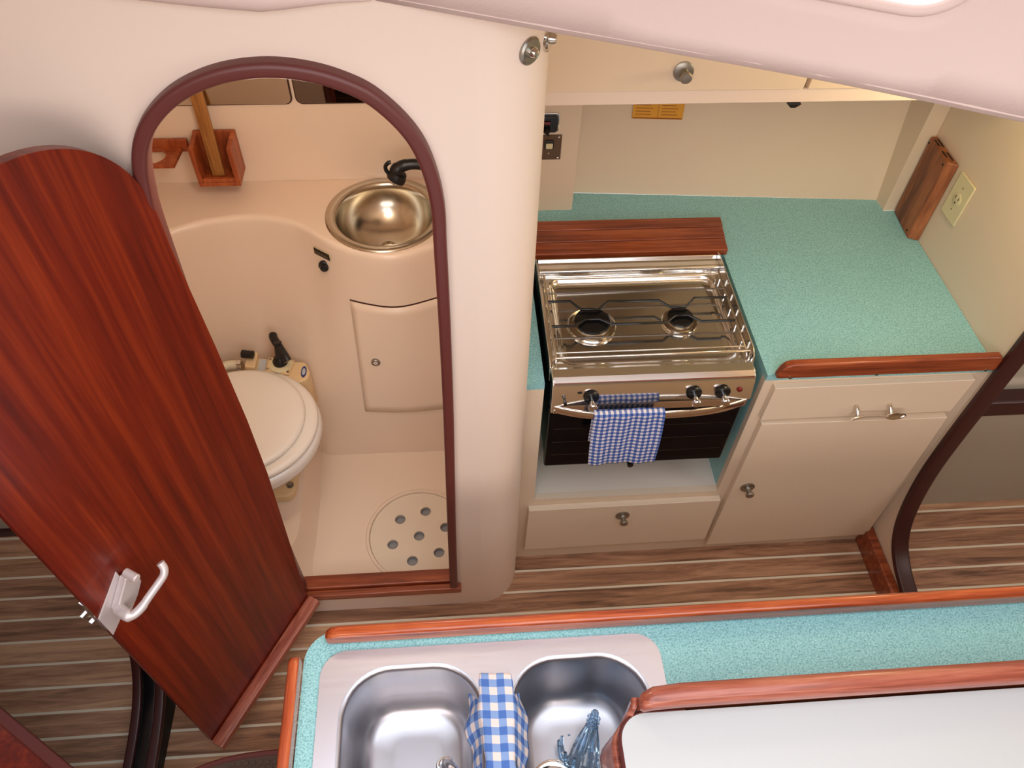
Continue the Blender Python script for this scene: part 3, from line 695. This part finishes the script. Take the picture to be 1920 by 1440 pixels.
# curved cupboard door in the vanity front: set 1 mm proud with a dark gap line
def patch(name, x0,x1,z0,z1, off, m, parent, nx=16, nz=14, r=.02):
    V, F = [], []
    for i in range(nx+1):
        for j in range(nz+1):
            x = x0+(x1-x0)*i/nx; z = z0+(z1-z0)*j/nz
            V.append((x, front_y(x,z)-off, z))
    for i in range(nx):
        for j in range(nz): a = i*(nz+1)+j; F.append((a,a+1,a+nz+2,a+nz+1))
    o = mk(name, V, F, m, angle=2.0); return sub(o, parent)
patch('door_gap', hx0-.0018,.0,hz0-.0018,hz1+.0018,.0008, M['trimd'], vt)
hd_ = patch('cupboard_door', hx0,.002,hz0,hz1,.004, M['head'], vt)
hd_.modifiers.new('s','SOLIDIFY').thickness = .003
kz = .50; ky = front_y(-.245,kz)-.0085
kk = lathe('lock', [(.0135,-.004),(.0135,.003),(.0115,.0045),(.009,.0035)], M['pewter'], hd_, seg=24, org=(-.245,ky,kz), axis='-y')
lathe('keyhole', [(.0065,0),(.0065,.0045),(.002,.0045),(.002,.003)], M['chrome'], kk, seg=16, org=(-.245,ky,kz), axis='-y')
# basin
bs = tag(empty('wash_basin', (-.190,1.770,ZV)), 'round stainless steel basin set into the cream vanity top', 'basin')
R = .164
pf = [(R,ZV+.0005),(R-.001,ZV+.003),(R-.006,ZV+.005),(R-.018,ZV+.005),(R-.026,ZV+.003),(R-.030,ZV-.003)]
for k in range(1,15):
    a = pi/2*k/15; pf.append(((R-.030)*cos(a)**.85, ZV-.003-.115*sin(a)))
pf.append((.02,ZV-.118))
lathe('bowl', pf, M['basin'], bs, seg=64, org=(-.190,1.770,0), cap=False, angle=1.2)
lathe('drain', [(.021,ZV-.1175),(.021,ZV-.1145),(.016,ZV-.1135),(.013,ZV-.118),(.0,ZV-.118)], M['steel'], bs, seg=24, org=(-.190,1.770,0))
# little name plate and black knob on the vanity front
np_ = tag(empty('name_plate', (-.36,1.655,.81)), 'tiny black and gold name plate on the vanity front, left of the basin', 'plate')
P0 = Vector((-.385,front_y(-.385,.806)-.002,.806)); P1 = Vector((-.337,front_y(-.337,.812)-.003,.810))
def strip(name, a, b, h, off, m, parent):
    nrm = (b-a).cross(Vector((0,0,1))).normalized(); nrm = nrm if nrm.y < 0 else -nrm
    q = [a, b, b+Vector((0,0,h)), a+Vector((0,0,h))]
    V = [p+nrm*off for p in q]+[p+nrm*(off+.0012) for p in q]
    return sub(mk(name, V, [(0,1,2,3),(4,7,6,5),(0,4,5,1),(1,5,6,2),(2,6,7,3),(3,7,4,0)], m), parent)
strip('backing', P0, P1, .024, 0, M['ivory'], np_); strip('lettering_panel', P0.lerp(P1,.03)+Vector((0,0,.0012)), P0.lerp(P1,.97)+Vector((0,0,.0012)), .0215, .0012, M['black'], np_)
for k in range(9):
    a = .1+.09*k
    strip('lettering', P0.lerp(P1,a)+Vector((0,0,.0075)), P0.lerp(P1,a+.055)+Vector((0,0,.0075)), .0075, .0024, M['screw'], np_)
ky = front_y(-.360,.782)
kb = tag(lathe('control_knob', [(.0165,-.002),(.0165,.004),(.013,.006),(.0105,.016),(.0065,.018),(0,.0185)], M['blackp'], seg=20, org=(-.360,ky,.782), axis='-y'), 'small black round knob just under the name plate on the vanity', 'knob')
# shower spray head resting over the basin
sh = tag(empty('shower_head', (-.11,1.84,ZV)), 'black hand shower with a chrome-rimmed head above the basin', 'shower')
tube('handle', smoothpts([(-.005,1.80,.985),(-.045,1.80,.998),(-.085,1.80,1.008),(-.115,1.80,1.008),(-.138,1.80,1.000),(-.150,1.80,.985)],4), [.015]*8+[.0145]*5+[.016]*4+[.019]*4, M['blackp'], sh, seg=16)
v, f = lathev([(.010,.018),(.022,.012),(.026,.0),(.0265,-.008),(.024,-.010)], seg=28); o = mk('head', v, f, M['blackp']); o.location = (-.147,1.80,.972); o.rotation_euler = (0,radians(28),0); sub(o, sh)
v, f = lathev([(.0268,-.008),(.0275,-.011),(.026,-.014),(.0,-.014)], seg=28); o = mk('chrome_rim', v, f, M['chrome']); o.location = (-.147,1.80,.972); o.rotation_euler = (0,radians(28),0); sub(o, sh)
tube('hook', smoothpts([(-.156,1.80,.975),(-.172,1.80,.985),(-.176,1.80,1.002),(-.168,1.80,1.014),(-.160,1.80,1.016)],4), .0055, M['blackp'], sh, seg=10)
box('wall_cradle', -.012,.012,1.79,1.93,.90,1.00, M['blackp'], sh, bevel=.004)

# toilet
tl = tag(empty('marine_toilet', (-.62,1.385,.204)), 'white marine toilet with closed lid, partly behind the open door', 'toilet')
tcx, tcy = -.622, 1.368
lathe('bowl', [(.085,.235),(.090,.26),(.110,.30),(.150,.345),(.185,.375),(.204,.395),(.210,.412),(.209,.430),(.204,.440),(.190,.445),(.160,.445),(.0,.440)], M['porc'], tl, seg=56, org=(tcx,tcy,0), sx=1.06, sy=1.0, angle=1.2)
lathe('seat', [(.196,.446),(.205,.449),(.2065,.456),(.203,.463),(.190,.466),(.150,.466)], M['lid'], tl, seg=56, org=(tcx,tcy,0), sx=1.05, sy=.99, angle=1.2)
lathe('lid', [(.170,.4665),(.180,.468),(.1835,.474),(.181,.481),(.172,.485),(.14,.487),(.0,.489)], M['lid'], tl, seg=56, org=(tcx-.004,tcy+.004,0), sx=1.02, sy=1.0, angle=1.2)
prism('base', [rrect(tcx-.09,tcx+.120,tcy-.105,tcy+.17,.03)], XY, .2045,.237, M['pump'], tl, bevel=.006)
for x,y in ((-.518,1.302),(-.518,1.500),(-.70,1.30)):
    lathe('bolt', [(.012,.2372),(.012,.240),(.0075,.240),(.0075,.247),(0,.248)], M['pewter'], tl, seg=6, org=(x,y,0), angle=.3)
# pump assembly behind the bowl
pb = sub(mk('pump_body', *prismv([[(-.640,1.555),(-.475,1.520),(-.452,1.532),(-.445,1.560),(-.462,1.598),(-.640,1.628)]], XY, .2045,.455), M['pump'], bevel=.006, bseg=3), tl)
prism('pump_cover', [[(-.575,1.560),(-.505,1.545),(-.494,1.600),(-.572,1.616)]], XY, .456,.466, M['pump'], tl, bevel=.003)
prism('pump_label', [[(-.602,1.566),(-.580,1.561),(-.578,1.612),(-.600,1.617)]], XY, .4555,.457, M['white'], tl)
lathe('pump_collar', [(.034,.4662),(.034,.470),(.028,.473),(0,.474)], M['ivory'], tl, seg=28, org=(-.532,1.583,0))
lathe('pump_boot', [(.022,.474),(.022,.482),(.017,.492),(.012,.500),(0,.502)], M['blackp'], tl, seg=20, org=(-.532,1.585,0))
tube('pump_handle', smoothpts([(-.548,1.640,.535),(-.545,1.628,.535),(-.530,1.602,.530),(-.508,1.568,.518),(-.500,1.556,.510)],4), .0125, M['blackp'], tl, seg=14)
tube('pump_rod', [(-.532,1.585,.495),(-.528,1.602,.545)], .011, M['blackp'], tl, seg=12)
for x,y in ((-.566,1.606),(-.501,1.593),(-.570,1.568),(-.508,1.553)): lathe('screw', [(.004,.4662),(.004,.4672),(0,.4675)], M['pewter'], tl, seg=10, org=(x,y,0))
prism('valve_block', [[(-.638,1.575),(-.606,1.570),(-.604,1.632),(-.636,1.640)]], XY, .455,.472, M['pump'], tl, bevel=.004)
tube('valve_knob', [(-.645,1.612,.488),(-.612,1.606,.488)], .0125, M['blackp'], tl, seg=14)
v, f = lathev([(.020,.4552),(.020,.4562),(0,.4565)], seg=24, org=(-.464,1.560,0), sx=.42, sy=1.1); sub(mk('maker_badge', v, f, M['blue']), tl)
v, f = lathev([(.015,.4565),(0,.4568)], seg=24, org=(-.464,1.560,0), sx=.35, sy=.9); sub(mk('badge_centre', v, f, M['white']), tl)
tube('hose', smoothpts([(-.655,1.598,.452),(-.69,1.600,.452),(-.72,1.585,.448),(-.75,1.555,.43),(-.78,1.53,.38),(-.80,1.52,.22)],5), .0145, M['hose'], tl, seg=14)
tube('hose_clamp', [(-.650,1.598,.452),(-.664,1.599,.452)], .0165, M['chrome'], tl, seg=16)
box('clamp_screw', -.664,-.650,1.585,1.600,.466,.474, M['chrome'], tl, bevel=.001)

# drain cover with seven holes
hs = [(-.201,1.248),(-.122,1.272),(-.061,1.212),(-.222,1.162),(-.142,1.187),(-.082,1.127),(-.162,1.104)]
dc_ = tag(prism('drain_cover', [circle(-.143,1.191,.1488,56)] + [circle(x,y,.0165,20) for x,y in hs], XY, .0885,.0975, M['grate']), 'round cream drain cover with seven holes in the shower pan', 'drain cover')
lathe('sump_liner', [(.148,.076),(0,.076)], M['under'], dc_, seg=40, org=(-.143,1.191,0), cap=False)

# mirrors
for x0,x1,mm,lbl in ((-.93,-.412,'mirror','left frameless wall mirror reflecting plain cream, top of the doorway'),(-.398,.09,'mirrord','right frameless wall mirror tinted for a dark reflection, top of the doorway')):
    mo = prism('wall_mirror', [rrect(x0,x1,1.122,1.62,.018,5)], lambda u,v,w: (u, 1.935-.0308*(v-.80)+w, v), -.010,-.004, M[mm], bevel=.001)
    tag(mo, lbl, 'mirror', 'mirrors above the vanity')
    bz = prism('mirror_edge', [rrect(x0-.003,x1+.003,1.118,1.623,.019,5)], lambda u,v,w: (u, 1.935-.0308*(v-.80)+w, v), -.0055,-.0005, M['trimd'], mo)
# toothbrush box with a stick standing in it
YW = 1.924
tb = tag(empty('wall_caddy', (-.63,YW,.925)), 'small open teak caddy on the wall left of the basin', 'caddy')
box('back', -.690,-.578,YW-.012,YW,.922,1.046, M['holder'], tb, bevel=.002)
box('bottom', -.690,-.578,YW-.085,YW-.0125,.922,.934, M['holder'], tb, bevel=.002)
for x in (-.690,-.591): prism('side', [[(YW-.0125,.9345),(YW-.085,.9345),(YW-.085,1.040),(YW-.012,1.044)]], YZ, x, x+.013, M['holder'], tb, bevel=.002)
prism('front_lip', [[(-.6765,.9345),(-.5915,.9345),(-.5915,.946),(-.6765,.946)]], XZ, YW-.085,YW-.074, M['holder'], tb, bevel=.002)
stk = mk('wooden_stick', *boxv(-.017,.017,-.005,.005,0,.30), M['stick'], bevel=.002)
stk.location = (-.640,YW-.050,.9345); stk.rotation_euler = (radians(-7),radians(-1),0); tag(stk, 'golden brown flat stick standing in the small teak caddy', 'stick')
ch = tag(empty('cup_holder', (-.76,YW,1.0)), 'teak cup holder shelf with a round cutout, left of the teak caddy', 'cup holder')
box('back_rail', -.90,-.712,YW-.012,YW,.985,1.022, M['holder'], ch, bevel=.002)
prism('shelf', [[(-.90,YW-.0125),(-.728,YW-.0125),(-.735,YW-.094),(-.90,YW-.094)], circle(-.800,YW-.050,.036,32)], XY, .990,1.000, M['holder'], ch)

# ================================================================ ISLAND
isl = tag(empty('island_cabinet', (.5,.3,0)), 'cream island cabinet under the sink worktop, mostly hidden below it', 'cabinet')
box('back_panel', -.285,2.0,.550,.565,0,.836, M['lam'], isl); box('front_panel', -.285,2.0,-.25,-.235,0,.836, M['lam'], isl)
for x in (-.285,1.985): box('side_panel', x,x+.015,-.2349,.5499,0,.836, M['lam'], isl)
box('bottom_panel', -.2699,1.9849,-.2349,.5499,0,.02, M['lam'], isl)
cr = .055
out = [(2.05,-.30),(2.05,.582),(-.295+cr,.582)] + [(-.295+cr-cr*sin(pi/2*k/8), .582-cr+cr*cos(pi/2*k/8)) for k in range(1,9)] + [(-.295,-.30)]
holes = [rrect(-.250,.330,.115,.528,.04,6)]
iw = prism('worktop', [out]+holes, XY, .8365,.857, M['teal']); tag(iw, 'pale turquoise speckled island worktop around the double sink', 'worktop')
def rail_poly(a, b, h, r=.02): return [(a,.8575),(b,.8575),(b,.8575+h),(a+r,.8575+h),(a+r*.4,.8575+h*.9),(a,.8575+h*.55)]
r1 = prism('fiddle_rail', [[(-.258,.8575),(2.04,.8575),(2.04,.897),(-.232,.897),(-.248,.892),(-.257,.880)]], XZ, .556,.578, M['rail'], bevel=.008, bseg=4); tag(r1, 'long glossy orange-brown fiddle rail along the far edge of the island', 'rail')
r2 = prism('fiddle_rail', [[(-.20,.8575),(.522,.8575),(.530,.870),(.530,.885),(.518,.897),(-.20,.897)]], YZ, -.315,-.2955, M['raily'], bevel=.007, bseg=4); tag(r2, 'short glossy fiddle rail at the left end of the island', 'rail')
# double sink
sk = tag(empty('double_sink', (.04,.32,.857)), 'brushed stainless double sink set into the turquoise island worktop', 'sink')
B1 = (-.224,.018,.150,.508); B2 = (.066,.310,.150,.508)
fl = rrect(-.264,.343,.095,.543,.045,8)
def bowl(bx):
    x0,x1,y0,y1 = bx; V, F = [], []; R0 = .085
    rg = [(-.004,.8605,0),(0,.860,0),(.003,.857,0),(.005,.850,0),(.008,.80,0),(.012,.75,0),(.018,.722,0),(.028,.706,0),(.045,.699,0),(.075,.697,0)]
    for ins, z, _ in rg:
        V += [(x,y,z) for x,y in rrect(x0+ins,x1-ins,y0+ins,y1-ins,max(R0-ins*.8,.02),10)]
    m_ = 44
    for i in range(len(rg)-1):
        for k in range(m_): F.append((i*m_+k,i*m_+(k+1)%m_,(i+1)*m_+(k+1)%m_,(i+1)*m_+k))
    F.append(tuple((len(rg)-1)*m_+k for k in range(m_)))
    return V, F
fb = [prismv([fl]+[rrect(b[0]-.004,b[1]+.004,b[2]-.004,b[3]+.004,.085+.0032,10) for b in (B1,B2)], XY, .8573,.8605)]
o = prism('flange', [fl]+[rrect(b[0]-.004,b[1]+.004,b[2]-.004,b[3]+.004,.085+.0032,10) for b in (B1,B2)], XY, .8573,.8605, M['sink'], sk)
for b in (B1,B2):
    v, f = bowl(b); bo = sub(mk('bowl', v, f, M['sinkbowl'], angle=1.3), sk)
    cx = (b[0]+b[1])/2 - (.045 if b is B2 else 0); cy = .335
    lathe('drain', [(.044,.6972),(.044,.6995),(.038,.7005),(.032,.698),(.026,.690),(0,.690)], M['steel'], bo, seg=32, org=(cx,cy,0))
tp_ = tag(empty('tap', (.04,.09,.8605)), 'curved chrome tap spout reaching over the left sink bowl', 'tap')
tube('spout', smoothpts([(.04,.09,.861),(.04,.09,.98),(.035,.13,1.06),(.01,.20,1.075),(-.02,.265,1.04),(-.035,.30,.995),(-.044,.318,.955)],6), .0115, M['chrome'], tp_, seg=16)
lathe('nozzle', [(.0135,0),(.0138,.014),(.0120,.018)], M['chrome'], tp_, seg=20, org=(-.045,.319,.940))
lathe('tap_base', [(.028,.861),(.028,.868),(.018,.876),(.014,.90)], M['chrome'], tp_, seg=24, org=(.04,.09,0))
# cloth over the divider
def cloth(u, v):
    y = .484 - v*.26
    s = (u-.5)*.17                           # across the divider
    e = .026 + .003*sin(v*9)                          # half width of the flat top
    flare = .010*math.exp(-((v-.30)/.16)**2)
    if abs(s) < e: x = s; z = .8635 + .0025*cos(s/e*pi/2)
    else:
        q = abs(s)-e; sg = 1 if s > 0 else -1
        x = sg*(e + .30*q + flare*(q/.06) + .003*sin(v*26+u*3)*q/.06); z = .8635 - q*.93 + .002*sin(v*31)
    if v < .05: z -= (0.05-v)*.0
    return (.043 + x - .010*v*0, y + .012*abs(s)/.09*sin(u*5), z), (u*.17, v*.26)
cl = sheet('dish_cloth', cloth, 44, 60, M['tape2']); tag(cl, 'large-checked blue and white gingham cloth draped over the sink divider', 'cloth')
# ribbed clear blue glass with strainer in the right bowl
gl = tag(empty('glass_carafe', (.205,.385,.70)), 'clear blue ribbed glass piece standing in the right sink bowl', 'glass')
ax0 = Vector((.197,.362,.702)); ax1 = Vector((.222,.430,.765)); AX = (ax1-ax0)
U_ = AX.normalized(); Q = U_.to_track_quat('Z','Y').to_matrix()
def glv(prof, ribs, amp, seg=64):
    V, F = [], []
    for r, h in prof:
        for k in range(seg):
            a = 2*pi*k/seg; rr = r*(1+amp*(1 if (k*ribs*2//seg) % 2 else -1)); p = ax0 + Q @ Vector((rr*cos(a), rr*sin(a), h)); V.append(p)
    for i in range(len(prof)-1):
        for k in range(seg): F.append((i*seg+k,i*seg+(k+1)%seg,(i+1)*seg+(k+1)%seg,(i+1)*seg+k))
    F.append(tuple(range(seg))); F.append(tuple((len(prof)-1)*seg+k for k in range(seg))); return V, F
v, f = glv([(.030,0),(.031,.006),(.026,.014),(.024,.03),(.020,.05),(.014,.068),(.010,.080),(.007,.090),(.0065,.104),(.004,.108)], 12, .07); sub(mk('ribbed_body', v, f, M['glass'], angle=.4), gl)
v, f = join([tubev([tuple(ax0+Q@Vector(((.011)*cos(a), (.011)*sin(a), h))) for a in [2*pi*k/16 for k in range(16)]], .0018, seg=6, closed=True) for h in (.078,.086,.094)]); sub(mk('neck_rings', v, f, M['glass']), gl)
for k in range(7):
    a = -1.2+.4*k; v, f = tubev(smoothpts([tuple(ax0+Q@Vector((.030*cos(a),.030*sin(a),.002))), tuple(ax0+Q@Vector((.045*cos(a),.045*sin(a),.012))), tuple(ax0+Q@Vector((.052*cos(a),.052*sin(a),.034)))],4), .0032, seg=7)
    sub(mk('petal', v, f, M['glass']), gl)
# raised locker top with thick rail, bottom right
rb = tag(empty('raised_counter', (.6,.2,.857)), 'white topped raised box with a thick rounded mahogany rail, nearest at the lower right', 'counter')
ZT = .99
prism('back_board', [[(.262,.378),(.268,.392),(.285,.397),(2.02,.397),(2.02,.378)]], XY, .8610,ZT-.005, M['teak'], rb)
V, F = [], []; NY, NZ = 48, 8
for i in range(NY+1):
    y = .392-.69*(i/NY)**1.8
    t = min(1,max(0,(.388-y)/.055)); t = t*t*(3-2*t); t2 = min(1,max(0,(y-.360)/.014)); zt_ = .942+.040*t2
    for k in range(NZ+1):
        h = k/NZ; V.append((.263-.034*t-.012*t*(1-h), y, .861+(zt_-.861)*h))
for i in range(NY):
    for k in range(NZ): a = i*(NZ+1)+k; F.append((a,a+1,a+NZ+2,a+NZ+1))
o = mk('side_board', V, F, M['aged'], angle=1.2); md = o.modifiers.new('t','SOLIDIFY'); md.thickness = .010; md.offset = 1 if o.data.polygons[0].normal.x < 0 else -1; sub(o, rb)
pc = [(.272-.042*sin(pi/2*k/10), .330+.042*cos(pi/2*k/10)) for k in range(11)]
prism('top_panel', [[(2.02,-.30),(2.02,.372)]+pc+[(.230,-.30)]], XY, .945,.965, M['white'], rb)
ed = [(.34,.372)]+pc+[(.230,.1),(.230,-.30)]
v, f = tubev([(x-.001,y+.001,.958) for x,y in ed], .0042, seg=8, flat=1.7); sub(mk('panel_edging', v, f, M['trim'], angle=1.2), rb)
rp = [(2.02,.384),(.9,.386),(.35,.386),(.305,.386)] 
v, f = sweepv([((2.02,.388,ZT+.006),(0,1,0),(0,0,1)),((1.0,.389,ZT+.006),(0,1,0),(0,0,1)),((.33,.388,ZT+.006),(0,1,0),(0,0,1)),((.285,.386,ZT+.005),(0,.95,0),(0,0,.9)),((.268,.382,ZT+.001),(0,.8,0),(0,0,.7)),((.262,.380,ZT-.002),(0,.5,0),(0,0,.4))], rrect(-.018,.016,-.022,.018,.015,6))
sub(mk('rounded_rail', v, f, M['aged'], angle=.9), rb)
# ================================================================ SALOON, right of the partition
se = tag(empty('settee', (1.9,1.3,0)), 'cream settee front with a dark maroon edge rail, seen through the right doorway', 'settee')
box('front_panel', 1.326,2.85,1.262,1.29,0,.508, M['pad'], se)
box('edge_rail', 1.326,2.85,1.246,1.30,.5085,.572, M['trimd'], se, bevel=.010, bseg=3)
box('seat_cushion', 1.330,2.85,1.3005,1.62,.50,.60, M['pad'], se, bevel=.02, bseg=3)
box('backrest', 1.330,2.85,1.50,1.60,.6005,1.35, M['pad'], se, bevel=.02, bseg=3)
# ================================================================ bottom-left pieces
tbd = tag(empty('chart_table', (-1.1,.3,0)), 'red mahogany table corner with a darker edge strip, at the lower left', 'table')
A = Vector((-1.03,.622,0)); B_ = Vector((-.83,.480,0)); dirn = (B_-A).normalized(); nn = Vector((-dirn.y, dirn.x, 0)); nn = nn if nn.y < 0 else -nn
A2 = A-dirn*1.2; B2_ = B_+dirn*.09
q = [A2, B2_, B2_+nn*.9, A2+nn*.9]; prism('table_top', [[(p.x,p.y) for p in q]], XY, .425,.450, M['door'], tbd, bevel=.002)
q = [A2-nn*.003, B2_-nn*.003, B2_+nn*.022, A2+nn*.022]; prism('edge_strip', [[(p.x,p.y) for p in q]], XY, .4502,.462, M['trim'], tbd, bevel=.004)
q = [A2+nn*.03, B2_+nn*.03, B2_+nn*.06, A2+nn*.06]; prism('support', [[(p.x,p.y) for p in q]], XY, 0,.4248, M['trimd'], tbd)
# companionway step with studded rubber tread
cs = tag(empty('companionway_step', (-.45,.40,0)), 'curved wooden step with a studded brown rubber tread, just left of the island', 'step')
arcp = [(-.70,.484),(-.66,.505),(-.58,.530),(-.50,.540),(-.42,.540),(-.34,.530)]
arcp = smooth_interp(arcp, 5)
prism('board', [arcp+[(-.34,.10),(-.70,.10)]], XY, .270,.300, M['trim'], cs, bevel=.006)
prism('tread', [[(x, y-.016) for x,y in arcp]+[(-.345,.12),(-.69,.12)]], XY, .3002,.304, M['rubber'], cs)
V, F = [], []
yy = .518
parts = []
for j in range(9):
    for i in range(22):
        x = -.680+.016*i+(.008 if j % 2 else 0); y = .512-.0135*j
        if y < interp(arcp, x)-.022 and x < -.35: parts.append(lathev([(.0068,.3038),(.0060,.3062),(0,.3064)], seg=6, org=(x,y,0)))
v, f = join(parts); o = sub(mk('studs', v, f, M['rubber'], angle=.3), cs)
box('riser', -.70,-.36,.12,.14,0,.2698, M['trimd'], cs)
